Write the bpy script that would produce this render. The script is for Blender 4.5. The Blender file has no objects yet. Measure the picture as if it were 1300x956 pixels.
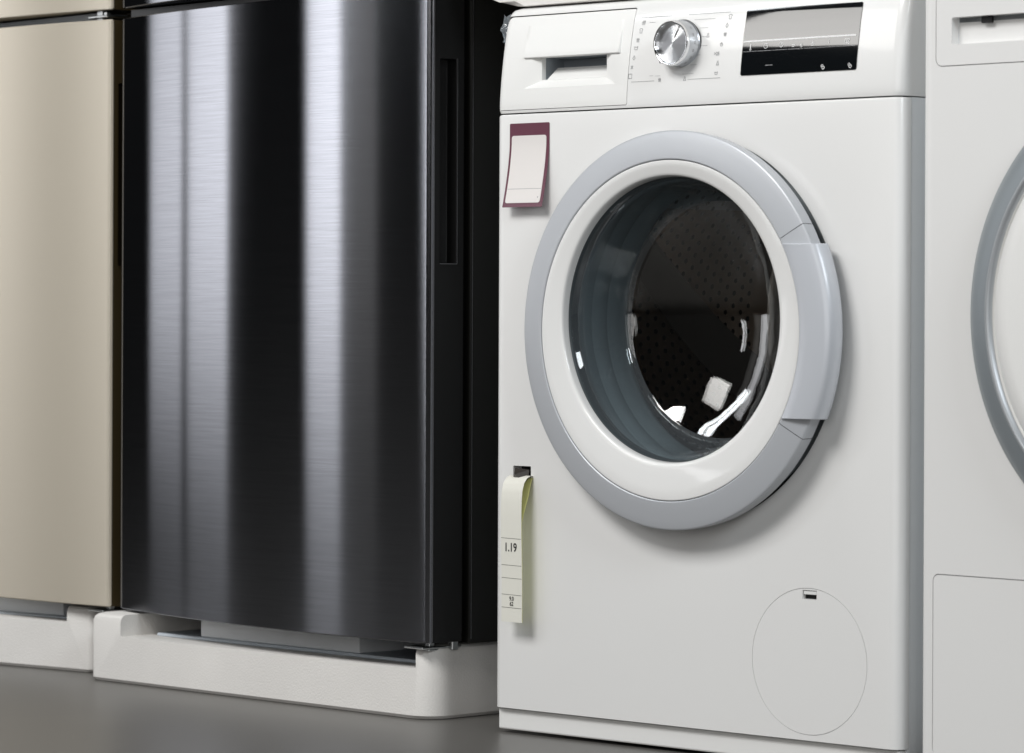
import bpy, bmesh, math, random
from mathutils import Vector, Matrix
random.seed(4)
S = bpy.context.scene
C = S.collection
R = math.radians
PI = math.pi

# ------------------------------------------------------------------ camera
cam_d = bpy.data.cameras.new('camera')
cam = bpy.data.objects.new('camera', cam_d); C.objects.link(cam)
cam.location = (0, 0, .5)
cam.matrix_world = Matrix.Translation((0, 0, .5)) @ Matrix.Rotation(R(90), 4, 'X') @ Matrix.Rotation(R(.24), 4, 'Z')
cam_d.sensor_width = 36; cam_d.lens = 127.44
cam_d.shift_y = -.0677
cam_d.clip_start = .05; cam_d.clip_end = 100
cam_d.dof.use_dof = True; cam_d.dof.focus_distance = 4.25; cam_d.dof.aperture_fstop = 11
S.camera = cam

# ------------------------------------------------------------------ light
S.view_settings.view_transform = 'Standard'; S.view_settings.look = 'None'
S.view_settings.exposure = .11; S.view_settings.gamma = 1
S.view_settings.use_curve_mapping = False
w = bpy.data.worlds.new('World'); S.world = w; w.use_nodes = True
w.node_tree.nodes['Background'].inputs[0].default_value = (.95, .98, 1, 1)
w.node_tree.nodes['Background'].inputs[1].default_value = .014

def area(name, loc, target, sx, sy, L, col=(1, 1, 1), roll=0):
    """an area lamp of radiance L"""
    d = bpy.data.lights.new(name, 'AREA'); d.shape = 'RECTANGLE'; d.size = sx; d.size_y = sy
    d.energy = L * sx * sy * PI; d.color = col
    o = bpy.data.objects.new(name, d); C.objects.link(o)
    o.location = loc
    q = (Vector(target) - Vector(loc)).to_track_quat('-Z', 'Y')
    o.rotation_euler = (q.to_matrix() @ Matrix.Rotation(roll, 3, 'Z')).to_euler()
    return o
# shop windows and lit bays to the left (they make the upright bands in the dark door)
def upright(name, y0, y1, z0, z1, L, X=-3.0, col=(.97, .975, 1)):
    o = area(name, (X, (y0 + y1) / 2, (z0 + z1) / 2), (0, (y0 + y1) / 2, (z0 + z1) / 2), y1 - y0, z1 - z0, L, col)
    o.data.spread = R(110); return o
upright('window_light', 5.43, 5.81, .40, 2.3, .98)
upright('window_light', 5.87, 6.23, .40, 2.3, .88)
upright('window_light', 4.53, 4.78, .40, 2.3, 1.02)
upright('window_light', 4.27, 4.49, .40, 2.3, .09, col=(1, .98, .95))
upright('window_light', 3.08, 3.87, 1.80, 2.42, 2.5, col=(1, .98, .95))
upright('window_light', 3.86, 3.92, .55, 1.1, 2.0)
# ceiling fittings in front and to the left, and added fill panels behind the camera
area('ceiling_or_fill_light', (-2.1, 2.3, 3.2), (.1, 4.1, .4), 1.7, 1.2, 16.5, (1, .99, .975))
for sx_, sy_ in ((-3.1, -1.7), (-1.8, -2.3), (-.45, -2.7), (.9, -2.8)):
    area('front_fill_light', (sx_, sy_, 1.6), (.1, 4.1, .6), .95, 2.9, 2.1, (1, .99, .975))
for off in (-.095, .095):     # a pair of long ceiling tubes over the fridges, mirrored low in the glass bowl
    dx_, dy_ = -.93, .367
    area('ceiling_tube', (-3.9 - dy_ * off, 4.22 + dx_ * off, 2.9), (-3.9 - dy_ * off, 4.22 + dx_ * off, 0), 3.8, .15, 10, (.93, .97, 1), math.atan2(dy_, dx_))
area('ceiling_or_fill_light', (2.4, -.2, 3.0), (.4, 3.9, .5), 1.6, 1.2, 13, (.9, .96, 1))  # added fill lamp, brightens the washer's right side

# ------------------------------------------------------------------ materials
def mat(name, col=(.8, .8, .8), rough=.4, metal=0, coat=0, coat_rough=.05, spec=.5, bump=0, bscale=200, mottle=0, mscale=4, ior=1.5):
    m = bpy.data.materials.new(name); m.use_nodes = True
    nt = m.node_tree; b = nt.nodes['Principled BSDF']
    b.inputs['Base Color'].default_value = (*col, 1)
    b.inputs['Roughness'].default_value = rough
    b.inputs['Metallic'].default_value = metal
    b.inputs['Coat Weight'].default_value = coat
    b.inputs['Coat Roughness'].default_value = coat_rough
    b.inputs['Specular IOR Level'].default_value = spec
    tc = nt.nodes.new('ShaderNodeTexCoord')
    if bump:
        n = nt.nodes.new('ShaderNodeTexNoise'); n.inputs['Scale'].default_value = bscale; n.inputs['Detail'].default_value = 3
        nt.links.new(tc.outputs['Object'], n.inputs['Vector'])
        bp = nt.nodes.new('ShaderNodeBump'); bp.inputs['Strength'].default_value = bump; bp.inputs['Distance'].default_value = .001
        nt.links.new(n.outputs['Fac'], bp.inputs['Height']); nt.links.new(bp.outputs['Normal'], b.inputs['Normal'])
    if mottle:
        n = nt.nodes.new('ShaderNodeTexNoise'); n.inputs['Scale'].default_value = mscale; n.inputs['Detail'].default_value = 5
        nt.links.new(tc.outputs['Object'], n.inputs['Vector'])
        r = nt.nodes.new('ShaderNodeMapRange'); r.inputs['To Min'].default_value = 1 - mottle; r.inputs['To Max'].default_value = 1 + mottle * .3
        nt.links.new(n.outputs['Fac'], r.inputs['Value'])
        mx = nt.nodes.new('ShaderNodeVectorMath'); mx.operation = 'SCALE'; mx.inputs[0].default_value = col
        nt.links.new(r.outputs[0], mx.inputs['Scale']); nt.links.new(mx.outputs[0], b.inputs['Base Color'])
    return m
M = {}
M['enamel'] = mat('white_enamel', (.79, .788, .778), .38, coat=.35, coat_rough=.08, bump=.03, bscale=700, mottle=.025, mscale=2.5)
M['plastic'] = mat('white_plastic', (.80, .80, .79), .30, coat=.5, coat_rough=.05)
M['bezel'] = mat('satin_bezel', (.44, .46, .48), .38, metal=.5)
M['pocket'] = mat('divider_and_pocket_shade', (.30, .33, .36), .5)  # drawer pocket's shade put into this grey; plain grey on the divider
M['plastic_matt'] = mat('white_plastic_satin', (.80, .80, .785), .42)
M['side'] = mat('grey_white_side', (.80, .83, .85), .4)
M['ring'] = mat('silver_grey_plastic', (.485, .503, .532), .38, metal=.15, coat=.15, coat_rough=.2)
M['handle'] = mat('pale_silver_plastic', (.575, .598, .64), .36, metal=.15, coat=.3, coat_rough=.12)
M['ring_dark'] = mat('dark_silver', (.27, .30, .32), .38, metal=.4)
M['chrome'] = mat('chrome', (.85, .86, .88), .06, metal=1)
M['silver'] = mat('satin_silver', (.62, .64, .67), .28, metal=.8)
M['black'] = mat('black_plastic', (.008, .008, .009), .35)
M['hole'] = mat('dark_hole', (.004, .004, .004), .8)
M['rubber'] = mat('grey_rubber', (.33, .37, .39), .5, bump=.1, bscale=60)
M['rubber2'] = mat('dark_rubber', (.035, .045, .05), .5)
M['steel'] = mat('drum_steel', (.50, .44, .39), .36, metal=1)
M['paddle'] = mat('paddle_steel', (.22, .20, .185), .3, metal=.35, coat=.4)
M['steel_hole'] = mat('drum_hole', (.01, .01, .01), .7)
M['display'] = mat('display_black', (.004, .005, .006), .04, spec=1.0, bump=.05, bscale=14)
M['ink'] = mat('grey_ink', (.30, .30, .31), .6)
M['inkblack'] = mat('black_ink', (.02, .02, .02), .6)
M['inkwhite'] = mat('white_ink', (.85, .85, .85), .5)
M['inkgrey'] = mat('pale_ink', (.35, .35, .36), .5)
M['maroon'] = mat('maroon_plastic', (.125, .034, .058), .3, coat=.3)
M['card'] = mat('white_card', (.74, .71, .69), .6)
M['paper'] = mat('cream_paper', (.74, .73, .66), .6)
M['paper_yellow'] = mat('yellow_paper', (.66, .66, .27), .6)
M['tag_dark'] = mat('dark_tag', (.03, .025, .022), .3)
M['foam'] = mat('white_foam', (.80, .78, .75), .85, bump=.42, bscale=380, mottle=.16, mscale=7)
M['foam_block'] = mat('grey_white_foam', (.84, .86, .88), .8, bump=.35, bscale=420)
M['foam_sheet'] = mat('grey_sheet', (.60, .66, .72), .6)
M['floor'] = mat('floor_tile', (.105, .10, .093), .35, mottle=.12, mscale=6)
M['side_black'] = mat('black_door_side', (.006, .006, .006), .38)
M['side_brown'] = mat('brown_door_side', (.055, .04, .018), .35)
M['cab_black'] = mat('black_cabinet', (.005, .005, .004), .4)
M['metal'] = mat('zinc', (.6, .62, .62), .3, metal=1, mottle=.4, mscale=60)
M['trimline'] = mat('door_edge_trim', (.30, .30, .31), .25, metal=1)

def brushed(name, col, rough, aniso, base=None, mixf=0, streak=.10, grain=1500):
    """horizontally brushed sheet: reflections smear upright; base = tinted lacquer share"""
    m = bpy.data.materials.new(name); m.use_nodes = True
    nt = m.node_tree; nt.nodes.clear(); out = nt.nodes.new('ShaderNodeOutputMaterial')
    b = nt.nodes.new('ShaderNodeBsdfAnisotropic'); b.distribution = 'BECKMANN'
    b.inputs['Roughness'].default_value = rough; b.inputs['Anisotropy'].default_value = aniso
    t = nt.nodes.new('ShaderNodeCombineXYZ'); t.inputs[2].default_value = 1
    nt.links.new(t.outputs[0], b.inputs['Tangent'])
    tc = nt.nodes.new('ShaderNodeTexCoord'); mp = nt.nodes.new('ShaderNodeMapping')
    mp.inputs['Scale'].default_value = (11, 11, grain)
    n = nt.nodes.new('ShaderNodeTexNoise'); n.inputs['Scale'].default_value = 1; n.inputs['Detail'].default_value = 2; n.inputs['Roughness'].default_value = .6
    nt.links.new(tc.outputs['Object'], mp.inputs[0]); nt.links.new(mp.outputs[0], n.inputs['Vector'])
    r = nt.nodes.new('ShaderNodeMapRange'); r.inputs['From Min'].default_value = .25; r.inputs['From Max'].default_value = .75
    r.inputs['To Min'].default_value = 1 - streak; r.inputs['To Max'].default_value = 1 + streak
    nt.links.new(n.outputs['Fac'], r.inputs['Value'])
    mx = nt.nodes.new('ShaderNodeVectorMath'); mx.operation = 'SCALE'; mx.inputs[0].default_value = col
    nt.links.new(r.outputs[0], mx.inputs['Scale']); nt.links.new(mx.outputs[0], b.inputs['Color'])
    last = b
    if base:
        d = nt.nodes.new('ShaderNodeBsdfDiffuse'); d.inputs[0].default_value = (*base, 1)
        k = nt.nodes.new('ShaderNodeMixShader'); k.inputs[0].default_value = mixf
        nt.links.new(b.outputs[0], k.inputs[1]); nt.links.new(d.outputs[0], k.inputs[2]); last = k
    nt.links.new(last.outputs[0], out.inputs[0])
    return m
M['darksteel'] = brushed('black_brushed_steel', (.30, .306, .33), .170, -.79, streak=.10, grain=1000)
M['champagne'] = brushed('champagne_metal', (.64, .59, .51), .37, -.6, (.60, .545, .45), .68, streak=.02)

# circular-brushed disc of the knob
m = brushed('spun_disc', (.86, .87, .89), .34, .62, streak=.03, grain=30); M['spun'] = m
t = m.node_tree.nodes.new('ShaderNodeTangent'); t.direction_type = 'RADIAL'; t.axis = 'Y'
m.node_tree.links.new(t.outputs[0], [n for n in m.node_tree.nodes if n.type == 'BSDF_GLOSSY'][0].inputs['Tangent'])

# glass: thin tinted pane with mirror reflection
def glass(name, tint, ior=1.5, rough=.0, milky=0, wave=0):
    m = bpy.data.materials.new(name); m.use_nodes = True
    nt = m.node_tree; nt.nodes.clear()
    out = nt.nodes.new('ShaderNodeOutputMaterial')
    tr = nt.nodes.new('ShaderNodeBsdfTransparent'); tr.inputs[0].default_value = (*tint, 1)
    gl = nt.nodes.new('ShaderNodeBsdfGlossy'); gl.inputs['Roughness'].default_value = rough
    if wave:      # gentle ripples of moulded glass
        tc = nt.nodes.new('ShaderNodeTexCoord'); nz = nt.nodes.new('ShaderNodeTexNoise'); nz.inputs['Scale'].default_value = 26; nz.inputs['Detail'].default_value = 1.5
        bp = nt.nodes.new('ShaderNodeBump'); bp.inputs['Strength'].default_value = wave; bp.inputs['Distance'].default_value = .004
        nt.links.new(tc.outputs['Object'], nz.inputs['Vector']); nt.links.new(nz.outputs['Fac'], bp.inputs['Height']); nt.links.new(bp.outputs['Normal'], gl.inputs['Normal'])
    ge = nt.nodes.new('ShaderNodeNewGeometry'); dt = nt.nodes.new('ShaderNodeVectorMath'); dt.operation = 'DOT_PRODUCT'
    nt.links.new(ge.outputs['Normal'], dt.inputs[0]); nt.links.new(ge.outputs['Incoming'], dt.inputs[1])
    def mth(op, a, b):
        n = nt.nodes.new('ShaderNodeMath'); n.operation = op
        for i, q in enumerate((a, b)):
            if q is None: continue
            if isinstance(q, (int, float)): n.inputs[i].default_value = q
            else: nt.links.new(q, n.inputs[i])
        return n.outputs[0]
    c = mth('ABSOLUTE', dt.outputs['Value'], None)
    f0 = ((ior - 1) / (ior + 1)) ** 2
    fr = mth('ADD', mth('MULTIPLY', mth('POWER', mth('SUBTRACT', 1, c), 5), 1 - f0), f0)
    mx = nt.nodes.new('ShaderNodeMixShader')
    nt.links.new(fr, mx.inputs[0]); nt.links.new(tr.outputs[0], mx.inputs[1]); nt.links.new(gl.outputs[0], mx.inputs[2])
    last = mx
    if milky:
        df = nt.nodes.new('ShaderNodeBsdfDiffuse'); df.inputs[0].default_value = (.6, .65, .7, 1)
        m2 = nt.nodes.new('ShaderNodeMixShader'); m2.inputs[0].default_value = milky
        nt.links.new(mx.outputs[0], m2.inputs[1]); nt.links.new(df.outputs[0], m2.inputs[2]); last = m2
    nt.links.new(last.outputs[0], out.inputs[0])
    return m
M['glass'] = glass('door_glass', (.86, .87, .87), 1.85, wave=.10)
M['glass_wall'] = glass('bowl_wall_glass', (.74, .78, .79), 1.85, .02, .05, wave=.25)  # milky share paints in the light that thick glass would refract
M['film'] = glass('plastic_film', (.75, .82, .86), 1.5, .1, .22)

# ------------------------------------------------------------------ helpers
def prep(me, m, smooth=None):
    me.materials.clear(); me.materials.append(m)
    if smooth is not None:
        for p in me.polygons: p.use_smooth = True
        me.set_sharp_from_angle(angle=R(smooth))
def obj(name, me, m, parent=None, smooth=None, label=None):
    if isinstance(me, bmesh.types.BMesh):
        bm = me; me = bpy.data.meshes.new(name)
        bmesh.ops.recalc_face_normals(bm, faces=bm.faces); bm.to_mesh(me); bm.free()
    prep(me, m, smooth)
    o = bpy.data.objects.new(name, me); C.objects.link(o); o.parent = parent
    if label: o['label'] = label
    return o
def tag(o, label, cat, group=None):
    o['label'] = label; o['category'] = cat
    if group: o['group'] = group
def thing(name, label, cat, loc, deg, group=None):
    o = bpy.data.objects.new(name, None); C.objects.link(o)
    o.location = loc; o.rotation_euler = (0, 0, -R(deg)); o.empty_display_size = .1
    tag(o, label, cat, group); return o
def tomesh(bm, name='tmp'):
    me = bpy.data.meshes.new(name); bmesh.ops.recalc_face_normals(bm, faces=bm.faces); bm.to_mesh(me); bm.free(); return me
def box(x0, x1, y0, y1, z0, z1, bev=0, seg=3, bm=None):
    own = bmesh.new()
    bmesh.ops.create_cube(own, size=1)
    for v in own.verts:
        v.co = Vector((x0 + (v.co.x + .5) * (x1 - x0), y0 + (v.co.y + .5) * (y1 - y0), z0 + (v.co.z + .5) * (z1 - z0)))
    if bev: bmesh.ops.bevel(own, geom=list(own.edges), offset=bev, segments=seg, profile=.5, affect='EDGES')
    if bm is None: return own
    me = tomesh(own); bm.from_mesh(me); bpy.data.meshes.remove(me); return bm
def prism(pts, y0, y1, bm=None):
    """polygon in x,z run along y"""
    bm = bm or bmesh.new()
    a = [bm.verts.new((x, y0, z)) for x, z in pts]; b = [bm.verts.new((x, y1, z)) for x, z in pts]
    n = len(pts)
    bm.faces.new(a); bm.faces.new(b[::-1])
    for i in range(n): bm.faces.new((a[i], a[(i + 1) % n], b[(i + 1) % n], b[i]))
    return bm
def rrect(x0, x1, z0, z1, r, seg=8):
    p = []
    for cx, cz, a0 in ((x1 - r, z1 - r, 0), (x0 + r, z1 - r, 90), (x0 + r, z0 + r, 180), (x1 - r, z0 + r, 270)):
        for i in range(seg + 1):
            a = R(a0 + 90 * i / seg); p.append((cx + r * math.cos(a), cz + r * math.sin(a)))
    return p
def circle(cx, cz, r, n=128):
    return [(cx + r * math.cos(2 * PI * i / n), cz + r * math.sin(2 * PI * i / n)) for i in range(n)]
def loftz(rings):
    """rings: lists of (x,y,z), closed, capped"""
    bm = bmesh.new(); rr = [[bm.verts.new(p) for p in r] for r in rings]; n = len(rr[0])
    for a, b in zip(rr, rr[1:]):
        for i in range(n): bm.faces.new((a[i], a[(i + 1) % n], b[(i + 1) % n], b[i]))
    bm.faces.new(rr[0][::-1]); bm.faces.new(rr[-1])
    return bm
def foot(x0, x1, y1, r, seg=8):
    p = [(x0, y1)]
    for i in range(seg + 1):
        a = R(180 + 90 * i / seg); p.append((x0 + r + r * math.cos(a), r + r * math.sin(a)))
    for i in range(seg + 1):
        a = R(270 + 90 * i / seg); p.append((x1 - r + r * math.cos(a), r + r * math.sin(a)))
    p.append((x1, y1)); return p
def lathe(prof, c0, c1=None, a0=0, a1=360, n=160, closed=False):
    """prof (r, y[, t]) turned about the depth axis; centre slides c0 -> c1 with t"""
    c1 = c1 or c0; bm = bmesh.new(); full = abs(a1 - a0) >= 359.9
    k = n if full else max(4, int(n * abs(a1 - a0) / 360)); cols = []
    for i in range(k if full else k + 1):
        a = R(a0 + (a1 - a0) * i / k); col = []
        for p in prof:
            r, y = p[0], p[1]; t = p[2] if len(p) > 2 else 0
            cx = c0[0] * (1 - t) + c1[0] * t; cz = c0[1] * (1 - t) + c1[1] * t
            col.append(bm.verts.new((cx + r * math.cos(a), y, cz + r * math.sin(a))))
        cols.append(col)
    m = len(prof); rng = range(m if closed else m - 1)
    for i in range(len(cols) if full else len(cols) - 1):
        A, B = cols[i], cols[(i + 1) % len(cols)]
        for j in rng:
            bm.faces.new((A[j], B[j], B[(j + 1) % m], A[(j + 1) % m]))
    if closed and not full: bm.faces.new(cols[0]); bm.faces.new(cols[-1][::-1])
    bmesh.ops.remove_doubles(bm, verts=bm.verts, dist=1e-6)
    return bm
def boolean(me, cuts):
    """me: mesh; cuts: (mesh, 'DIFFERENCE'|'INTERSECT')"""
    o = bpy.data.objects.new('tmp', me); C.objects.link(o); cs = []
    for cm, op in cuts:
        c = bpy.data.objects.new('tmpcut', cm); C.objects.link(c); cs.append(c)
        md = o.modifiers.new('b', 'BOOLEAN'); md.object = c; md.operation = op; md.solver = 'EXACT'
    bpy.context.view_layer.update()
    res = bpy.data.meshes.new_from_object(o.evaluated_get(bpy.context.evaluated_depsgraph_get()))
    for c in cs:
        cm = c.data; bpy.data.objects.remove(c); bpy.data.meshes.remove(cm)
    bpy.data.objects.remove(o)
    return res
def text_mesh(s, h, wscale=1.0):
    cu = bpy.data.curves.new('t', 'FONT'); cu.body = s; cu.size = 1; cu.align_x = 'CENTER'; cu.align_y = 'CENTER'; cu.resolution_u = 4; cu.offset = .022
    o = bpy.data.objects.new('t', cu); C.objects.link(o); bpy.context.view_layer.update()
    me = bpy.data.meshes.new_from_object(o.evaluated_get(bpy.context.evaluated_depsgraph_get()))
    bpy.data.objects.remove(o)
    xs = [v.co.x for v in me.vertices]; ys = [v.co.y for v in me.vertices]
    k = h / (max(ys) - min(ys)); mx = (max(xs) + min(xs)) / 2; my = (max(ys) + min(ys)) / 2
    for v in me.vertices: v.co = Vector(((v.co.x - mx) * k * wscale, (v.co.y - my) * k, 0))
    return me
def lay(me, x, z, fy, off=-.0004):
    """lay a flat xy mesh on the surface y=fy(z)"""
    for v in me.vertices:
        X = x + v.co.x; Z = z + v.co.y; v.co = Vector((X, fy(Z) + off, Z))
    return me
def stroke(bm, pts, wd, closed=False):
    """flat polyline of width wd in xy"""
    P = [Vector(p) for p in pts]
    seg = list(zip(P, P[1:] + P[:1])) if closed else list(zip(P, P[1:]))
    for a, b in seg:
        d = (b - a); L = d.length
        if L < 1e-7: continue
        d /= L; n = Vector((-d.y, d.x)) * wd / 2; e = d * wd * .3
        bm.faces.new([bm.verts.new((q.x, q.y, 0)) for q in (a - e - n, b + e - n, b + e + n, a - e + n)])
    return bm
def arc(cx, cy, r, a0, a1, n=12): return [(cx + r * math.cos(R(a0 + (a1 - a0) * i / n)), cy + r * math.sin(R(a0 + (a1 - a0) * i / n))) for i in range(n + 1)]

# ------------------------------------------------------------------ floor
fl = obj('floor', box(-12, 12, -4, 20, -.05, 0), M['floor']); fl['kind'] = 'structure'

# ================================================================== WASHING MACHINE
WM = thing('washing_machine', 'white front-loading washing machine with silver porthole ring and chrome dial', 'washing machine', (-.0208, 4.268, 0), 43.5, 'white laundry machines')
WW = .598
ZS = [.7275, .731, .737, .745, .757, .770, .785, .800, .815, .828, .838, .844, .8485, .8515, .853]
YS = [.0012, .0004, .0002, .0007, .0016, .0030, .0050, .0073, .0101, .0130, .0160, .0185, .0220, .0270, .034]
def surf(z):
    if z <= ZS[0]: return YS[0]
    for i in range(len(ZS) - 1):
        if z <= ZS[i + 1]:
            t = (z - ZS[i]) / (ZS[i + 1] - ZS[i]); return YS[i] * (1 - t) + YS[i + 1] * t
    return YS[-1]
def smooth_surf(z):
    return (surf(z - .004) + 2 * surf(z) + surf(z + .004)) / 4
def panel_loft():
    rings = []; n = 44
    zl = sorted(set([ZS[0] + .0001] + [ZS[0] + (ZS[-1] - ZS[0]) * i / n for i in range(n + 1)]))
    for z in zl:
        s = surf(z) if z < .731 or z > .849 else smooth_surf(z)
        inset = .0012 if z < .7278 else 0
        if z > .845: inset = (z - .845) ** 2 * 60
        rings.append([(x, y + s * (1 - y / .10), z) for x, y in foot(inset, WW - inset, .10, .013)])
    return loftz(rings)
fy = smooth_surf
DX0, DX1, DZ0, DZ1 = .0040, .2068, .7312, .8420
drawer_cut = lambda g: tomesh(prism(rrect(DX0 - g, DX1 + g, DZ0 - g, DZ1 + g, .003), -.05, .080 if g > 0 else .0175))
cp = boolean(tomesh(panel_loft()), [(drawer_cut(.0007), 'DIFFERENCE')])
obj('control_panel', cp, M['plastic'], WM, 35)
# drawer with handle pocket and overhanging lip
def frustum(x0, x1, z0, z1, X0, X1, Z0, Z1, ya, yb):
    bm = bmesh.new()
    a = [bm.verts.new((x, ya, z)) for x, z in ((x0, z0), (x1, z0), (x1, z1), (x0, z1))]
    b = [bm.verts.new((x, yb, z)) for x, z in ((X0, Z0), (X1, Z0), (X1, Z1), (X0, Z1))]
    bm.faces.new(a); bm.faces.new(b)
    for i in range(4): bm.faces.new((a[i], a[(i + 1) % 4], b[(i + 1) % 4], b[i]))
    return bm
dr = boolean(tomesh(panel_loft()), [
    (drawer_cut(0), 'INTERSECT'),
    (tomesh(frustum(.036, .1955, .7520, .7915, .0645, .1680, .7640, .7915, -.002, .0105)), 'DIFFERENCE'),
    (tomesh(box(.0652, .1672, .0, .060, .7652, .7912)), 'DIFFERENCE')])
DR = obj('detergent_drawer', dr, M['plastic_matt'], WM, 30)
obj('pocket_back', frustum(.0640, .1684, .7640, .7925, .0680, .1640, .7700, .7900, .0170, .0460), M['pocket'], DR)
bm = bmesh.new(); bm.from_mesh(DR.children[0].data); bmesh.ops.delete(bm, geom=[f for f in bm.faces if all(abs(q.co.y - .017) < 1e-5 for q in f.verts)], context='FACES'); bm.to_mesh(DR.children[0].data); bm.free()
bm = bmesh.new()
q = [bm.verts.new(p) for p in ((.0725, .0112, .7648), (.1668, .0112, .7648), (.1668, .0300, .7800), (.0725, .0300, .7800), (.0725, .040, .7650), (.1668, .040, .7650))]
for f in ((0, 1, 2, 3), (3, 2, 5, 4), (0, 3, 4), (1, 5, 2), (0, 4, 5, 1)): bm.faces.new([q[i] for i in f])
obj('pocket_slope', bm, M['plastic_matt'], DR)
bm = bmesh.new()      # lip: wedge growing downwards
def lipring(x0, x1):
    return [(x0, fy(.8300) - .0001), (x1, fy(.83))]
L0, L1 = .0412, .1925
vs = []
prof = [(.8300, -.0003), (.822, -.0007), (.810, -.0014), (.800, -.0021), (.7930, -.0027), (.7918, -.0025), (.7910, -.0018), (.7908, .006)]
prev = None
for z, o_ in prof:
    k = (.83 - z) / .04
    row = [bm.verts.new((x, fy(z) + (o_ if 0 < i < 5 else (.0002 if z > .7909 else .006)), z)) for i, x in enumerate((L0, L0 + .0015, L0 + .006, L1 - .006, L1 - .0015, L1))]
    if prev:
        for i in range(5): bm.faces.new((prev[i], prev[i + 1], row[i + 1], row[i]))
    prev = row
obj('handle_lip', bm, M['plastic_matt'], DR, 30)

# knob
kx, kz = .2852, .7968; ky = fy(kz)
KN = obj('control_knob', lathe([(.0001, ky - .001), (.0272, ky - .001), (.0272, ky - .0022), (.0262, ky - .0035), (.0256, ky - .016), (.0250, ky - .0175), (.0245, ky - .0165)], (kx, kz), n=96), M['silver'], WM, 30)
obj('chrome_ring', lathe([(.0252, ky - .0172), (.0251, ky - .0205), (.0243, ky - .0222), (.0232, ky - .0222), (.0224, ky - .021), (.0216, ky - .0178), (.0214, ky - .0165)], (kx, kz), n=96), M['chrome'], KN, 60)
dsk = obj('knob_face', lathe([(.0002, 0), (.0216, .0008)], (0, 0), n=96), M['spun'], KN, 60); dsk.location = (kx, ky - .0182, kz)
bm = bmesh.new(); stroke(bm, [(0.0035, .006), (.0105, .0185)], .0010); me = tomesh(bm); lay(me, kx, kz, lambda z: ky - .0184, 0)
obj('pointer_line', me, M['inkblack'], KN)
obj('base_shadow_gap', lathe([(.0276, ky - .0001), (.0276, ky - .0012), (.0268, ky - .0012)], (kx, kz), n=96), M['black'], KN, 60)
obj('rim_marker', box(kx - .0150, kx - .0125, ky - .0228, ky - .016, kz - .0225, kz - .0195, .0003, 1), M['chrome'], KN)
bm = bmesh.new()                       # little print round the knob's flank
for i, a in enumerate(range(-80, 60, 20)):
    aa = R(a); r = .0261
    cx, cz = kx + r * math.cos(aa), kz + r * math.sin(aa)
    tx, tz = -math.sin(aa), math.cos(aa)
    for q in range(3):
        u0 = -.0016 + q * .0012; y0 = ky - .0080 - (i % 2) * .0012
        p = [(cx + tx * (u0 + du), yy, cz + tz * (u0 + du)) for du, yy in ((0, y0), (.0006, y0), (.0006, y0 - .0024), (0, y0 - .0024))]
        bm.faces.new([bm.verts.new(v) for v in p])
pr = obj('flank_print', bm, M['ink'], KN)

# printed scale and symbols
def printed(name, bm, x, z, m, parent=WM, fyy=None, off=-.00035):
    me = tomesh(bm); lay(me, x, z, fyy or fy, off); return obj(name, me, m, parent)
def line(x0, x1, z, wd=.00045, m=None, parent=WM, fyy=None, off=-.00035, name='printed_line'):
    bm = bmesh.new(); stroke(bm, [(x0, 0), (x1, 0)], wd); return printed(name, bm, 0, z, m or M['ink'], parent, fyy, off)
line(.2167, .2640, .8300); line(.2885, .3500, .8300); line(.2130, .2475, .7566); line(.2975, .3450, .7562)
for x0, x1, z in ((.2985, .329, .8236), (.308, .3203, .8137), (.311, .3184, .8037), (.311, .3223, .7934), (.308, .3135, .7832), (.300, .3091, .7724), (.289, .3053, .7625),
                  (.231, .240, .8240), (.248, .256, .7620), (.240, .2455, .7625)):
    line(x0, x1, z, .00032)
s = .0030
def ic_shirt(): return [[(-s, s * .5), (-s * .5, s), (s * .5, s), (s, s * .5), (s * .6, s * .2), (s * .6, -s), (-s * .6, -s), (-s * .6, s * .2), (-s, s * .5)]]
def ic_tub(): return [[(-s, s * .7), (-s * .7, -s * .8), (s * .7, -s * .8), (s, s * .7)], [(-s, s * .2), (-s * .4, s * .5), (0, s * .2), (s * .5, s * .5), (s, s * .2)]]
def ic_drop(): return [[(0, s), (s * .7, -s * .2), (0, -s), (-s * .7, -s * .2), (0, s)]]
def ic_bars(): return [[(-s * .6, s), (-s * .6, -s)], [(0, s), (0, -s)], [(s * .6, s), (s * .6, -s)], [(-s, s * .3), (s, s * .3)]]
def ic_box(): return [[(-s, -s), (s, -s), (s, s), (-s, s), (-s, -s)], [(-s * .3, -s * 1.2), (-s * .3, -s * .7)], [(s * .3, s * .7), (s * .3, s * 1.2)]]
def ic_star(): return [[(-s * .8, -s * .8), (s * .8, s * .8)], [(-s * .8, s * .8), (s * .8, -s * .8)], [(0, s), (0, -s)]]
def ic_flask(): return [[(-s * .3, s), (-s * .3, s * .2), (-s * .8, -s), (s * .8, -s), (s * .3, s * .2), (s * .3, s)]]
def ic_ring(): return [arc(0, 0, s * .8, 60, 400, 14), [(0, 0), (0, s)]]
icons = [(.2225, .8243, ic_bars, 1), (.2200, .8150, ic_shirt, 1), (.2171, .8043, ic_bars, .9), (.2157, .7955, ic_tub, 1), (.2140, .7842, ic_drop, 1), (.2122, .7735, ic_star, .8), (.2106, .7632, ic_box, 1),
         (.2555, .7574, ic_bars, .8), (.2929, .7574, ic_flask, .9), (.3509, .8245, ic_shirt, 1), (.3477, .8149, ic_drop, 1), (.3465, .8047, ic_bars, .8), (.3428, .7935, ic_ring, .9), (.3398, .7729, ic_flask, .9), (.3387, .7616, ic_tub, .8), (.3215, .8052, ic_flask, .9)]
for x, z, f, k in icons:
    bm = bmesh.new()
    for pl in f(): stroke(bm, [(a * k * .85, b * k * .85) for a, b in pl], .00055)
    printed('printed_symbol', bm, x, z, M['ink'])
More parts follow.
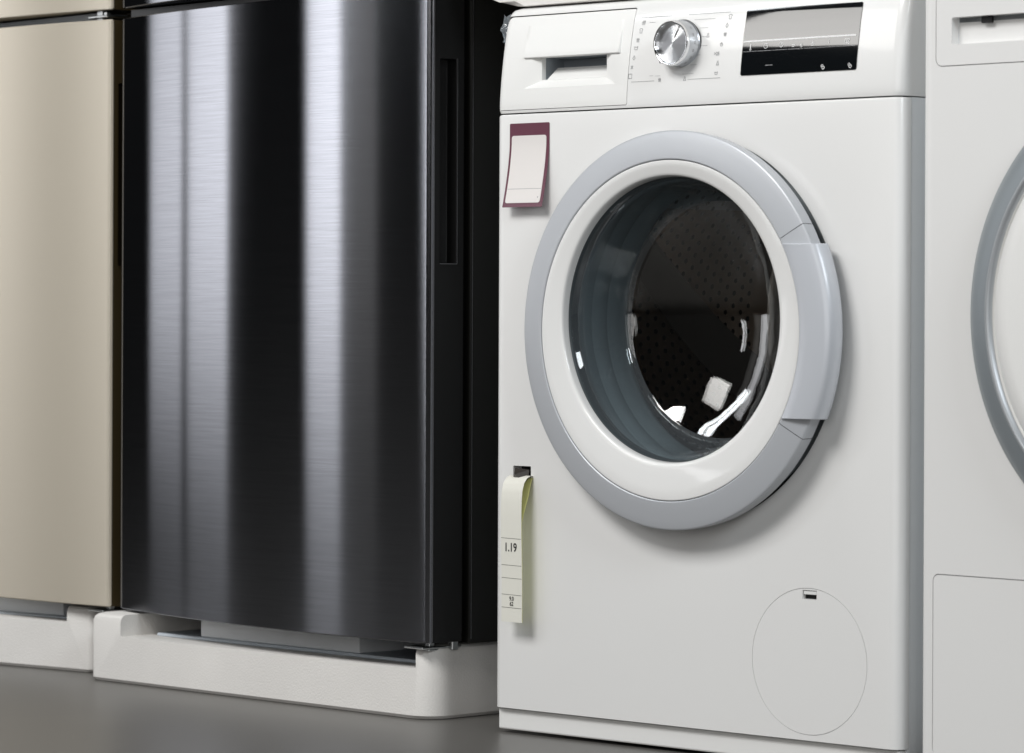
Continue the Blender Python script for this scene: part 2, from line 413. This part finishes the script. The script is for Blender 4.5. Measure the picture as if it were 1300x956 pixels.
me = text_mesh('>25', .0042, .9); lay(me, .3372, .7835, fy, -.00035); obj('printed_number', me, M['ink'], WM)

# display
bm = bmesh.new(); nz = 24; prev = None
px = rrect(.3744, .5366, .7572, .8310, .0022, 5)
me = boolean(tomesh(loftz([[(x, y - .0008, z) for x, y in ((.37, fy(z) + .004), (.37, fy(z)), (.54, fy(z)), (.54, fy(z) + .004))] for z in [.752 + (.836 - .752) * i / 40 for i in range(41)]])),
             [(tomesh(prism(px, -.02, .04)), 'INTERSECT')])
DP = obj('display', me, M['display'], WM, 20)
fd = lambda z: fy(z) - .0008
xs = [.3762, .3963, .4179, .4398, .4622, .4840, .5062, .5338]
for a, b in zip(xs, xs[1:]):
    line(a, b - .0011, .7950, .0016, M['inkwhite'], DP, fd, -.0003, 'touch_bar')
    line(a, b - .0011, .7836, .0004, M['inkgrey'], DP, fd, -.0003, 'lower_line')
def dicon(x, z, pls, wd=.0006, m='inkwhite', name='display_symbol'):
    bm = bmesh.new()
    for p in pls: stroke(bm, p, wd)
    printed(name, bm, x, z, M[m], DP, fd, -.0003)
dicon(.3864, .7888, [[(0, .0030), (0, -.002)], [(-.0006, .003), (-.0006, -.002)], arc(-.0003, -.0028, .0010, 0, 360, 8)])
dicon(.4079, .7888, [arc(0, 0, .0027, 40, 380, 16), [(0, 0), (.0009, .0010)]])
dicon(.4298, .7892, [arc(0, 0, .0027, 40, 380, 16), [(0, 0), (.0009, .0010)]])
dicon(.4470, .7874, [[(-.002, .001), (.001, .001), (.002, 0)], [(-.002, -.001), (.001, -.001)]])
dicon(.4582, .7874, [[(-.001, .002), (-.001, -.002), (.001, -.002), (.001, .002)]])
dicon(.4738, .7887, [[(0, .0028), (0, 0)], [(-.0022, 0), (.0022, 0)], [(-.0018, -.0022), (.0018, -.0022)]])
dicon(.4964, .7895, [[(0, .003), (0, -.002)]])
dicon(.5200, .7890, [[(-.0016, .0024), (-.0016, -.0024), (.0012, -.0024), (.0012, .0024), (-.0016, .0024)]])
dicon(.5238, .7890, [[(-.0014, .0024), (.0010, .0024), (-.0014, -.0024), (.0010, -.0024)]])
for x in (.4904, .5275):
    dicon(x, .7618, [arc(.0008, -.0006, .0016, 0, 360, 12), arc(-.0008, .0014, .0013, 20, 230, 8)], .0008, name='lock_symbol')
line(.4095, .4195, .7673, .0006, M['inkgrey'], DP, fd, -.0003, 'status_mark')

# front panel, opening for the door, flap, slot
CO = (.3005, .475); CI = (.2985, .487)
FLC = (.4757, .116)
def front_loft(z0, z1, depth=.018):
    rr = []
    for z, i in ((z0, 0), (z1 - .0025, 0), (z1 - .0008, .0004), (z1, .0014)):
        rr.append([(x, y + (i if y < .012 else 0), z) for x, y in foot(i, WW - i, depth, .013)])
    return loftz(rr)
fp = boolean(tomesh(front_loft(.030, .7258)), [
    (tomesh(prism(circle(*CO, .2180, 160), -.02, .05)), 'DIFFERENCE'),
    (tomesh(prism(circle(*FLC, .0800, 96), -.02, .010)), 'DIFFERENCE'),
    (tomesh(prism(rrect(.0318, .0602, .2968, .3145, .001), -.02, .0145)), 'DIFFERENCE')])
obj('front_panel', fp, M['enamel'], WM, 30)
flp = boolean(tomesh(front_loft(.030, .7258)), [(tomesh(prism(circle(*FLC, .0795, 96), -.02, .0095)), 'INTERSECT'),
    (tomesh(box(.4665, .4862, -.02, .006, .1838, .1935)), 'DIFFERENCE')])
FLP = obj('service_flap', flp, M['enamel'], WM, 30)
obj('flap_latch', box(.4674, .4853, .0008, .0058, .1888, .1927, .0004, 1), M['plastic'], FLP)
obj('latch_hole', box(.4666, .4861, .0056, .0062, .1839, .1934), M['hole'], FLP)
obj('slot_lining', box(.0322, .0598, .0139, .0144, .2972, .3141), M['hole'], WM)
obj('kick_plate', box(.004, WW - .004, .006, .022, .004, .0285, .002, 2), M['plastic_matt'], WM)
for x in (.05, .54):
    for y in (.22, .50):
        o = obj('foot', lathe([(.0001, 0), (.015, 0), (.015, .008), (.008, .010), (.008, .03), (.0001, .03)], (0, 0), n=24), M['black'], WM, 30)
        o.rotation_euler = (R(90), 0, 0); o.location = (x, y, 0)
cab = boolean(tomesh(box(.0006, WW - .0006, .0188, .55, .02, .8300, .004, 3)), [
    (tomesh(prism(circle(*CO, .25, 96), -.02, .50)), 'DIFFERENCE'),
    (tomesh(box(-.01, WW + .01, -.01, .098, .7262, .9)), 'DIFFERENCE')])
obj('cabinet', cab, M['side'], WM, 30)
obj('cabinet_pillar', box(WW - .022, WW - .0016, .104, .12, .70, .832), M['side'], WM)
obj('worktop', box(.001, WW - .001, .047, .56, .8325, .8545, .004, 3), M['plastic_matt'], WM, 40)

# ---- door
ring_prof = [(.2060, -.0120), (.2175, -.0118), (.2205, -.0125), (.2218, -.0140), (.2222, -.018), (.2228, -.0290), (.2227, -.0306), (.2219, -.0314), (.2205, -.0319), (.213, -.0336), (.203, -.0356), (.1930, -.0372), (.1915, -.0373), (.1906, -.0368), (.1903, -.0355), (.1903, -.020)]
obj('door_ring', lathe(ring_prof, CO, a0=31.7, a1=328.5, n=220), M['ring'], WM, 28)
obj('ring_segment', lathe(ring_prof, CO, a0=-31.3, a1=31.5, n=220), M['ring'], WM, 28)
obj('ring_backing', lathe([(.2170, -.0130), (.2208, -.016), (.2206, -.029), (.1925, -.0345)], CO, a0=25, a1=37, n=220), M['black'], WM, 50)
obj('ring_backing', lathe([(.2170, -.0130), (.2208, -.016), (.2206, -.029), (.1925, -.0345)], CO, a0=-37, a1=-25, n=220), M['black'], WM, 50)
obj('door_trim', lathe([(.1896, -.022, 0), (.1896, -.0360, 0), (.1893, -.0366, .01), (.1886, -.0368, .02), (.180, -.0357, .3), (.173, -.0346, .6), (.1655, -.0334, .88), (.1620, -.0326, .98), (.1606, -.0315, 1), (.1598, -.029, 1), (.1592, -.022, 1), (.1590, -.010, 1)], CO, CI, n=220), M['plastic'], WM, 50)
obj('door_back', lathe([(.1905, -.019, 0), (.2140, -.0185, 0), (.2140, -.0020, 0), (.1640, -.0035, 1), (.1590, -.0060, 1), (.1590, -.011, 1)], CO, CI, n=160), M['black'], WM, 40)
obj('glass_seal', lathe([(.1590, -.0225), (.1578, -.0215), (.1572, -.018), (.1572, -.008)], CI, n=200), M['rubber2'], WM, 60)
g0 = [(.1574, -.0195), (.1562, -.0165), (.1530, -.0135), (.1512, -.002), (.1490, .012), (.1462, .026), (.1410, .050), (.1392, .0545), (.1360, .0575)] + [(max(.0003, .1345 * (1 - i / 14)), .0585 + .035 - .035 * (1 - i / 14) ** 2 - .0003 * i / 14) for i in range(15)]
gw = g0[:10]; gc = g0[9:]
gwi = [(r + .0045, y + .001) for r, y in gw]
obj('bowl_wall', lathe(gw + gwi[::-1], CI, n=200), M['glass_wall'], WM, 60)
obj('door_glass', lathe(gc + [(max(r - .0006, .0004), y + .0045) for r, y in gc][::-1], CI, n=200), M['glass'], WM, 60)
# gasket and drum
obj('gasket', lathe([(.2190, .0150), (.200, .0135), (.176, .0125), (.171, .0150), (.1695, .024), (.171, .030), (.1665, .036), (.1650, .046), (.1670, .052), (.1630, .060), (.1600, .072), (.1630, .082), (.170, .088)], CI, n=160), M['rubber'], WM, 40)
obj('body_recess', lathe([(.2182, .0004), (.2182, .0178), (.19, .0182)], CO, n=160), M['black'], WM, 30)  # shade of the gap behind the door ring put into a black lining
DRM = obj('drum', lathe([(.166, .088), (.172, .0885), (.182, .094), (.205, .098), (.230, .104), (.240, .116), (.2415, .130), (.2415, .41), (.236, .428), (.222, .436), (.205, .434), (.200, .428), (.158, .424), (.152, .414), (.146, .423), (.112, .422), (.106, .412), (.095, .414), (.088, .420), (.040, .424), (.001, .425)], CI, n=160), M['steel'], WM, 40)
bm = bmesh.new(); cnt = 0
for ring in range(4, 15):
    r = ring * .0148; n = int(2 * PI * r / .0150)
    for i in range(n):
        a = 2 * PI * i / n + ring * .3
        y = .4225 if r > .15 else (.4128 if r > .095 else .4185)
        if 13 <= ring: y = .4240
        cx, cz = CI[0] + r * math.cos(a), CI[1] + r * math.sin(a)
        bm.faces.new([bm.verts.new((cx + .0034 * math.cos(k * PI / 4), y - .0012, cz + .0034 * math.sin(k * PI / 4))) for k in range(8)])
for j in range(19):
    y = .135 + j * .0145; n = 96
    for i in range(n):
        a = 2 * PI * (i + .5 * (j % 2)) / n; r = .2405
        e = Vector((-math.sin(a), 0, math.cos(a))); c = Vector((CI[0] + r * math.cos(a), y, CI[1] + r * math.sin(a)))
        bm.faces.new([bm.verts.new(c + e * .0034 * math.cos(k * PI / 3) + Vector((0, .0034, 0)) * math.sin(k * PI / 3)) for k in range(6)])
po = obj('drum_perforations', bm, M['steel_hole'], DRM); po['kind'] = 'stuff'
for a in (20, 140, 260):
    bm = bmesh.new(); prev = None
    for i in range(17):
        t = i / 16; r = .045 + .135 * t; aa = R(a + 75 * t); row = []
        for k in (-1, -.5, 0, .5, 1):
            q = R(75) / .135; nx, nz = math.cos(aa) * 1 , math.sin(aa)
            wv = .018 * math.sin(PI * (.12 + .8 * t)); c_ = Vector((CI[0] + r * math.cos(aa), 0, CI[1] + r * math.sin(aa)))
            tn = Vector((math.cos(aa) - r * q * math.sin(aa), 0, math.sin(aa) + r * q * math.cos(aa))).normalized(); nn = Vector((-tn.z, 0, tn.x))
            p = c_ + nn * wv * k; p.y = .4170 - .034 * (1 - k * k)
            row.append(bm.verts.new(p))
        if prev:
            for k in range(4): bm.faces.new((prev[k], prev[k + 1], row[k + 1], row[k]))
        prev = row
    obj('drum_rib', bm, M['steel'], DRM, 50)
for a in (60, 180, 300):
    bm = bmesh.new(); prev = None
    for i in range(13):
        y = .125 + .285 * i / 12; hgt = .062 * math.sin(PI * min(1, (i + .8) / 4) / 2) * (1 - .5 * max(0, (i - 9) / 3)); sk = R(a + 62 * (i / 12 - .5))
        row = []
        for t in (-1, -.6, -.25, 0, .25, .6, 1):
            rr_ = .2410 - hgt * (1 - abs(t) ** 1.6); aa = sk + t * .10
            row.append(bm.verts.new((CI[0] + rr_ * math.cos(aa), y, CI[1] + rr_ * math.sin(aa))))
        if prev:
            for k in range(6): bm.faces.new((prev[k], prev[k + 1], row[k + 1], row[k]))
        else: bm.faces.new(row)
        prev = row
    obj('drum_paddle', bm, M['paddle'], DRM, 40)
# handle
hp = [(.1912, -.0300), (.1912, -.0388), (.1925, -.0396), (.204, -.0397), (.215, -.0390), (.2235, -.0374), (.2275, -.0358), (.2303, -.0330), (.2322, -.0285), (.2332, -.022), (.2322, -.0155), (.2290, -.0115), (.2235, -.0100)]
hz0, hz1 = .3805, .5700
rows = []
for i in range(25):
    e = 0
    z = hz0 + (hz1 - hz0) * i / 24; dz = z - CO[1]
    rows.append([(CO[0] + math.sqrt(r * r - dz * dz), y, z) for r, y in hp])
HD = obj('door_handle', loftz(rows), M['handle'], WM, 45)
md = HD.modifiers.new('bevel', 'BEVEL'); md.width = .0008; md.segments = 2; md.limit_method = 'ANGLE'; md.angle_limit = R(50)

# ------------------------------------------------------------------ things on the washing machine
# maroon label holder
def bent_sheet(x0, x1, path, th, nx=2, xshift=None):
    """path (y,z) list down the sheet"""
    bm = bmesh.new(); F = []; B = []
    for i, (y, z) in enumerate(path):
        a = Vector(path[min(i + 1, len(path) - 1)]) - Vector(path[max(i - 1, 0)]); a.normalize()
        ny, nz = -a.y, a.x     # outward (towards -y)
        if ny > 0: ny, nz = -ny, -nz
        sh = xshift(z) if xshift else 0
        F.append([bm.verts.new((x0 + sh + (x1 - x0) * k / nx, y + ny * th / 2, z + nz * th / 2)) for k in range(nx + 1)])
        B.append([bm.verts.new((x0 + sh + (x1 - x0) * k / nx, y - ny * th / 2, z - nz * th / 2)) for k in range(nx + 1)])
    for A in (F, B):
        for r0, r1 in zip(A, A[1:]):
            for k in range(nx): bm.faces.new((r0[k], r0[k + 1], r1[k + 1], r1[k]))
    for i in range(len(path) - 1):
        for k in (0, nx): bm.faces.new((F[i][k], F[i + 1][k], B[i + 1][k], B[i][k]))
    for i in (0, -1):
        for k in range(nx): bm.faces.new((F[i][k], F[i][k + 1], B[i][k + 1], B[i][k]))
    return bm
def hold_y(z):
    t = max(0, (.692 - z) / .075); return -.0006 - .0125 * t ** 1.5
LH = thing('label_holder', 'maroon bordered blank label stuck at the top left of the washer front', 'label', (-.0208, 4.268, 0), 43.5)
hpath = [(hold_y(z), z) for z in [.7150 - (.7150 - .6166) * i / 24 for i in range(25)]]
hm = boolean(tomesh(bent_sheet(.0249, .0879, hpath, .0006, 2)), [(tomesh(prism(rrect(.0249, .0880, .6160, .7151, .0018, 4), -.05, .02)), 'INTERSECT')])
obj('holder_frame', hm, M['maroon'], LH, 40)
cpath = [(hold_y(z) - .0006, z) for z in [.7005 - (.7005 - .6215) * i / 24 for i in range(25)]]
cm = boolean(tomesh(bent_sheet(.0284, .0838, cpath, .0004, 2)), [(tomesh(prism(rrect(.0285, .0837, .6215, .7005, .0030, 5), -.05, .02)), 'INTERSECT')])
CD = obj('card', cm, M['card'], LH, 40)
bm = bmesh.new(); stroke(bm, [(.0296, 0), (.0826, 0)], .0005); me = tomesh(bm); lay(me, 0, .6380, lambda z: hold_y(z) - .0009, 0)
obj('card_line', me, M['ink'], CD)
me = text_mesh('v', .0022); lay(me, .0795, .6278, lambda z: hold_y(z) - .0009, 0); obj('card_mark', me, M['ink'], CD)

# hanging price strip
PS = thing('price_strip', 'cream paper strip reading 1.19 hanging from a slot in the washer front', 'price tag', (-.0208, 4.268, 0), 43.5)
pts = [(.0035, .3030), (-.004, .3035), (-.0105, .3010), (-.0155, .2955), (-.0185, .287), (-.0200, .276), (-.0207, .262), (-.0208, .24), (-.0206, .21), (-.0204, .18), (-.0203, .155), (-.0205, .1335)]
def sy(z):
    q = pts[4:]
    for (y0, z0), (y1, z1) in zip(q, q[1:]):
        if z1 <= z <= z0: t = (z0 - z) / (z0 - z1); return y0 + (y1 - y0) * t
    return q[-1][0]
sx = lambda z: .0020 * min(1, max(0, (.30 - z) / .12))
fine = []
for a, b in zip(pts, pts[1:]):
    for k in range(3): fine.append((a[0] + (b[0] - a[0]) * k / 3, a[1] + (b[1] - a[1]) * k / 3))
fine.append(pts[-1])
obj('paper_front', bent_sheet(.0312, .0640, fine, .00035, 2, sx), M['paper'], PS, 80)
yb = [(.002, .3015), (-.0025, .2995), (-.0050, .292), (-.0085, .280), (-.0135, .268), (-.0175, .258), (-.0198, .250), (-.0201, .20), (-.0199, .1338)]
obj('paper_back', bent_sheet(.0314, .0642, yb, .0003, 2, sx), M['paper_yellow'], PS, 80, label='yellow paper backing curling out beside the strip')
for z in (.2308, .1995, .1845, .1652, .1501):
    bm = bmesh.new(); stroke(bm, [(.0318 + sx(z), .0003), (.0634 + sx(z), -.0003)], .0004); me = tomesh(bm); lay(me, 0, z, sy, -.0004); obj('rule_line', me, M['inkblack'], PS)
for s_, z, h, k in (('1.19', .2205, .0105, .85), ('9.0', .1607, .0052, .85), ('62', .1548, .0052, .85)):
    me = text_mesh(s_, h, k); lay(me, .0475 + sx(z), z, sy, -.0004); obj('printed_number', me, M['inkblack'], PS)
# dark faceted clip in the slot
bm = bmesh.new()
P = [(.0335, -.002, .3060), (.0400, -.006, .3125), (.0585, -.001, .3105), (.0580, -.003, .2995), (.0545, -.0065, .2975), (.0370, -.006, .2990), (.046, -.0135, .3050), (.046, .012, .3050)]
v = [bm.verts.new(p) for p in P]
for a, b in ((0, 1), (1, 2), (2, 3), (3, 4), (4, 5), (5, 0)):
    bm.faces.new((v[a], v[b], v[6])); bm.faces.new((v[b], v[a], v[7]))
CL = obj('security_clip', bm, M['tag_dark']); CL.location = (-.0208, 4.268, 0); CL.rotation_euler = (0, 0, -R(43.5))
tag(CL, 'small dark faceted plastic clip wedged in the slot above the price strip', 'clip')
# scrap of protective film
bm = bmesh.new(); prev = None
for i in range(13):
    t = i / 12; z = .8450 - .034 * t
    row = []
    for k in range(5):
        u = k / 4
        row.append(bm.verts.new((.0025 - (.0115 * (1 - t) + .0035) * u * (1 - .3 * math.sin(t * 9)) + .0005 * math.sin(k * 3 + i), fy(z) + .006 + .002 * math.sin(i * 1.3 + k * 2), z + .002 * math.sin(k * 2.1))))
    if prev:
        for k in range(4): bm.faces.new((prev[k], prev[k + 1], row[k + 1], row[k]))
    prev = row
FM = obj('film_scrap', bm, M['film'], None, 60); FM.location = (-.0208, 4.268, 0); FM.rotation_euler = (0, 0, -R(43.5))
tag(FM, 'scrap of clear protective film peeling off the top left corner of the washer', 'plastic film')
# foam tray resting on top
bm = prism([(-.088, .8985), (-.070, .8840), (-.045, .8705), (-.020, .8615), (.004, .8560), (.020, .8552), (.60, .8552), (.60, .93), (-.088, .93)], .028, .56)
bmesh.ops.bevel(bm, geom=[e for e in bm.edges if abs(e.verts[0].co.y - .028) < 1e-5 and abs(e.verts[1].co.y - .028) < 1e-5], offset=.006, segments=3, affect='EDGES', profile=.5)
TP = obj('packing_foam', bm, M['foam'], None, 40); TP.location = (-.0208, 4.268, 0); TP.rotation_euler = (0, 0, -R(43.5))
tag(TP, 'off-white foam packing slab lying on top of the washing machine', 'packing foam')

# ================================================================== SECOND WHITE MACHINE
DY = thing('tumble_dryer', 'white machine at the right edge with a dark silver door ring cut by the frame', 'tumble dryer', (.4349, 3.835, 0), 46, 'white laundry machines')
def dfoot(x0, x1, y1, r=.004): return foot(x0, x1, y1, r, 5)
def dbody(depth=.022, z0=.02, z1=.87): return tomesh(loftz([[(x, y, z) for x, y in dfoot(0, .598, depth)] for z in (z0, z1)]))
DC = (.3275, .4955)
g = .0009
db = boolean(dbody(), [
    (tomesh(prism(circle(*DC, .246, 160), -.02, .05)), 'DIFFERENCE'),
    (tomesh(prism(rrect(.0165 - g, .215 + g, .7560 - g, .8850, .0085), -.02, .012)), 'DIFFERENCE'),
    (tomesh(prism(rrect(.0155 - g, .583 + g, .03, .2200 + g, .0075), -.02, .012)), 'DIFFERENCE')])
obj('front_panel', db, M['enamel'], DY, 30)
dw = boolean(dbody(), [(tomesh(prism(rrect(.0165, .215, .7560, .8850, .0080), -.02, .0115)), 'INTERSECT'),
    (tomesh(prism(rrect(.0372, .195, .7778, .8062, .0025), -.02, .03)), 'DIFFERENCE')])
DD = obj('water_drawer', dw, M['enamel'], DY, 30)
obj('grip_pocket', frustum(.0360, .196, .7765, .8075, .046, .196, .7850, .8030, .0050, .055), M['side'], DD)
# open the pocket's front: rebuild without front face
pk = DD.children[0]
bm = bmesh.new(); bm.from_mesh(pk.data)
ff = [f for f in bm.faces if all(abs(q.co.y - .005) < 1e-5 for q in f.verts)]
bmesh.ops.delete(bm, geom=ff, context='FACES'); bm.to_mesh(pk.data); bm.free()
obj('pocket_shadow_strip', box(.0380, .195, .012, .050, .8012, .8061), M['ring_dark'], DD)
obj('latch', box(.0720, .0850, .006, .0095, .7990, .8058), M['black'], DD)
fb = boolean(dbody(), [(tomesh(prism(rrect(.0155, .583, .03, .2200, .0070), -.02, .0115)), 'INTERSECT')])
obj('service_flap', fb, M['enamel'], DY, 30)
obj('cabinet', boolean(tomesh(box(.0006, .5974, .0225, .56, .02, .87, .003, 2)), [(tomesh(prism(circle(*DC, .235, 64), 0, .3)), 'DIFFERENCE')]), M['side'], DY, 30)
obj('worktop', box(0, .598, .001, .56, .8705, .888, .003, 2), M['plastic_matt'], DY, 30)
for x in (.05, .54):
    for y in (.05, .50):
        o = obj('foot', lathe([(.0001, 0), (.02, 0), (.02, .008), (.008, .010), (.008, .03), (.0001, .03)], (0, 0), n=24), M['black'], DY, 30)
        o.rotation_euler = (R(90), 0, 0); o.location = (x, y, 0)
obj('door_ring', lathe([(.2545, .001), (.2560, -.002), (.2550, -.008), (.250, -.017), (.241, -.0235), (.230, -.0285), (.2200, -.0310)], DC, n=220), M['ring_dark'], DY, 50)
obj('chrome_bezel', lathe([(.2198, -.0305), (.2193, -.0325), (.2178, -.0336), (.2155, -.0332), (.2138, -.0310), (.2125, -.0275)], DC, n=220), M['bezel'], DY, 60)
obj('door_cover', lathe([(.2126, -.0280), (.2110, -.0258), (.2095, -.0270), (.208, -.0300), (.19, -.0320), (.10, -.0335), (.0005, -.0338)], DC, n=200), M['plastic_matt'], DY, 60)
obj('door_hinge_gap', lathe([(.2590, .0025), (.240, .006), (.10, .006)], DC, n=120), M['black'], DY, 60)

# ================================================================== FRIDGES
FW = .660; SAG = .0290
Rf = ((FW / 2) ** 2 + SAG ** 2) / (2 * SAG)
def bulge(x): return -(math.sqrt(Rf * Rf - (x - FW / 2) ** 2) - (Rf - SAG))
def door_foot(y1, inset=0, er=.003, n=110):
    p = [(inset, y1)]
    x0 = inset; x1 = FW - inset
    p += [(x0, bulge(0) + er + inset), (x0 + er * .3, bulge(er) + er * .32 + inset)]
    for i in range(n + 1):
        x = x0 + er + (x1 - x0 - 2 * er) * i / n; p.append((x, bulge(x) + inset))
    p += [(x1 - er * .3, bulge(er) + er * .32 + inset), (x1, bulge(0) + er + inset), (x1, y1)]
    return p
def fridge(label, loc, deg, skin, side, cabm, z0, kind):
    F = thing('refrigerator', label, 'refrigerator', loc, deg, 'refrigerators standing on foam bases')
    for (a, b, low) in ((.0940, .8853, True), (.8985, 1.72, False)):
        rr = [[(x, y, z) for x, y in door_foot(.0032, i)] for z, i in ((a, .0010), (a + .0012, 0), (b - .0012, 0), (b, .0010))]
        D = obj('lower_door' if low else 'upper_door', loftz(rr), skin, F, 32)
        bt = tomesh(loftz([[(x, y, z) for x, y in ((.0006, .0033), (FW - .0006, .0033), (FW - .0006, .050), (.0006, .050))] for z in (a + .0006, b - .0006)]))
        cuts = []
        if low: cuts.append((tomesh(box(FW - .018, FW + .02, .0125, .0385, .553, .800, .002, 2)), 'DIFFERENCE'))
        obj('door_side', boolean(bt, cuts) if cuts else bt, side, D, 30)
        obj('edge_trim', box(FW - .0016, FW + .0005,   .0024, .0042, a + .002, b - .002), M['trimline'] if kind == 'dark' else skin, D)
        if low:
            for y in (.0392,):
                obj('recess_trim', box(FW - .001, FW + .0004, y, y + .0010, .5525, .8005), M['trimline'] if kind == 'dark' else side, D)
            obj('recess_trim', box(FW - .001, FW + .0004, .0125, .0400, .5515, .5525), M['trimline'] if kind == 'dark' else side, D)
        obj('door_gasket', box(.012, FW - .012, .0502, .0605, a + .01, b - .01), M['hole'], D)
    obj('cabinet', box(0, FW, .0607, .66, z0, 1.75, .0025, 2), cabm, F, 30)
    obj('cabinet_edge', box(FW - .0005, FW + .0006, .0635, .0646, z0 + .006, 1.74), M['trimline'] if kind == 'dark' else side, F)
    hb = box(FW - .050, FW - .006, -.004, .066, .8880, .8915, .001, 1)
    box(FW - .040, FW - .028, .004, .016, .8850, .8990, .001, 1, bm=hb); box(FW - .018, FW - .012, .0, .008, .8910, .8960, .001, 1, bm=hb); box(FW - .052, FW - .044, .030, .040, .8910, .8950, .001, 1, bm=hb)
    obj('middle_hinge', hb, M['metal'], F, 30)
    obj('divider', box(.004, FW - .05, .012, .0605, .8870, .8968), M['pocket'] if kind != 'dark' else M['black'], F)
    hb = box(FW - .048, FW - .012, -.002, .060, .0862, .0890, .001, 1)
    box(FW - .030, FW - .014, .010, .028, .0835, .0862, .001, 1, bm=hb); box(FW - .014, FW - .006, .040, .050, .0840, .0960, .001, 1, bm=hb); box(FW - .026, FW - .018, .014, .022, .089, .0945, .0005, 1, bm=hb)
    obj('lower_hinge', hb, M['metal'], F, 30)
    return F
fridge('refrigerator with black brushed steel doors reflecting bright upright bands', (-.525, 4.866, 0), 49.6, M['darksteel'], M['side_black'], M['cab_black'], .0908, 'dark')
dx, dyy = math.cos(R(49.6)), -math.sin(R(49.6))
fridge('refrigerator with champagne beige doors at the left edge', (-.5410 - FW * dx, 4.8785 - FW * dyy, 0), 49.6, M['champagne'], M['side_brown'], M['side_brown'], .0908, 'beige')

# ================================================================== FOAM BASES
def foam_base(label, loc, deg, wd, rim, post, lpost, rpost, rad=.034):
    F = thing('foam_tray', label, 'packing foam', loc, deg, 'foam bases under the refrigerators')
    def fp_(x0, x1, y0, y1, r, rr_=None):
        p = []; q = rr_ or r
        for cx, cy, a0, r in ((x1 - r, y1 - r, 0, r), (x0 + r, y1 - r, 90, r), (x0 + r, y0 + r, 180, r), (x1 - q, y0 + q, 270, q)):
            for i in range(9):
                a = R(a0 + 90 * i / 8); p.append((cx + r * math.cos(a), cy + r * math.sin(a)))
        return p
    rr = []
    for z, ins in ((.0, .003), (.004, 0), (post - .010, .0), (post - .0045, .0016), (post - .0015, .0048), (post, .010)):
        rr.append([(x, y, z) for x, y in fp_(lpost[0] + ins, rpost[1] - ins, ins, .64, .014, rad)])
    t = obj('tray', boolean(tomesh(loftz(rr)), [(tomesh(box(lpost[1], rpost[0], -.1, .60, rim, .2)), 'DIFFERENCE')]), M['foam'], F, 24)
    md = t.modifiers.new('bevel', 'BEVEL'); md.width = .0022; md.segments = 2; md.limit_method = 'ANGLE'; md.angle_limit = R(55)
    return F
FB = foam_base('white foam base under the black steel refrigerator', (-.553, 4.836, .0005), 45.5, .650, .0610, .0895, (-.015, .052), (.624, .6499))
obj('packing_sheet', box(.072, .6245, .046, .50, .0612, .0652, .0008, 1), M['foam_sheet'], FB)
obj('support_block', box(.158, .468, .050, .20, .0654, .0900, .001, 2), M['foam_block'], FB, label='grey white foam block under the door')
obj('spacer_block', box(.150, .172, .150, .30, .0654, .0900, .001, 2), M['foam_block'], FB)
FC = foam_base('white foam base under the champagne beige refrigerator', (-.575 - .64 * math.cos(R(37)), 4.932 + .64 * math.sin(R(37)), .0005), 37, .640, .0665, .0895, (0, .05), (.600, .6479), .010)
obj('packing_sheet', box(.052, .598, .035, .50, .0667, .0690, .0008, 1), M['foam_sheet'], FC)
obj('support_block', box(.15, .545, .050, .20, .0692, .0900, .001, 2), M['foam_block'], FC)

# ------------------------------------------------------------------ render
S.render.engine = 'CYCLES'
cy = S.cycles
cy.max_bounces = 10; cy.diffuse_bounces = 4; cy.glossy_bounces = 5; cy.transparent_max_bounces = 12; cy.transmission_bounces = 6
cy.use_denoising = True; cy.caustics_reflective = False; cy.caustics_refractive = False
cy.sample_clamp_indirect = 6
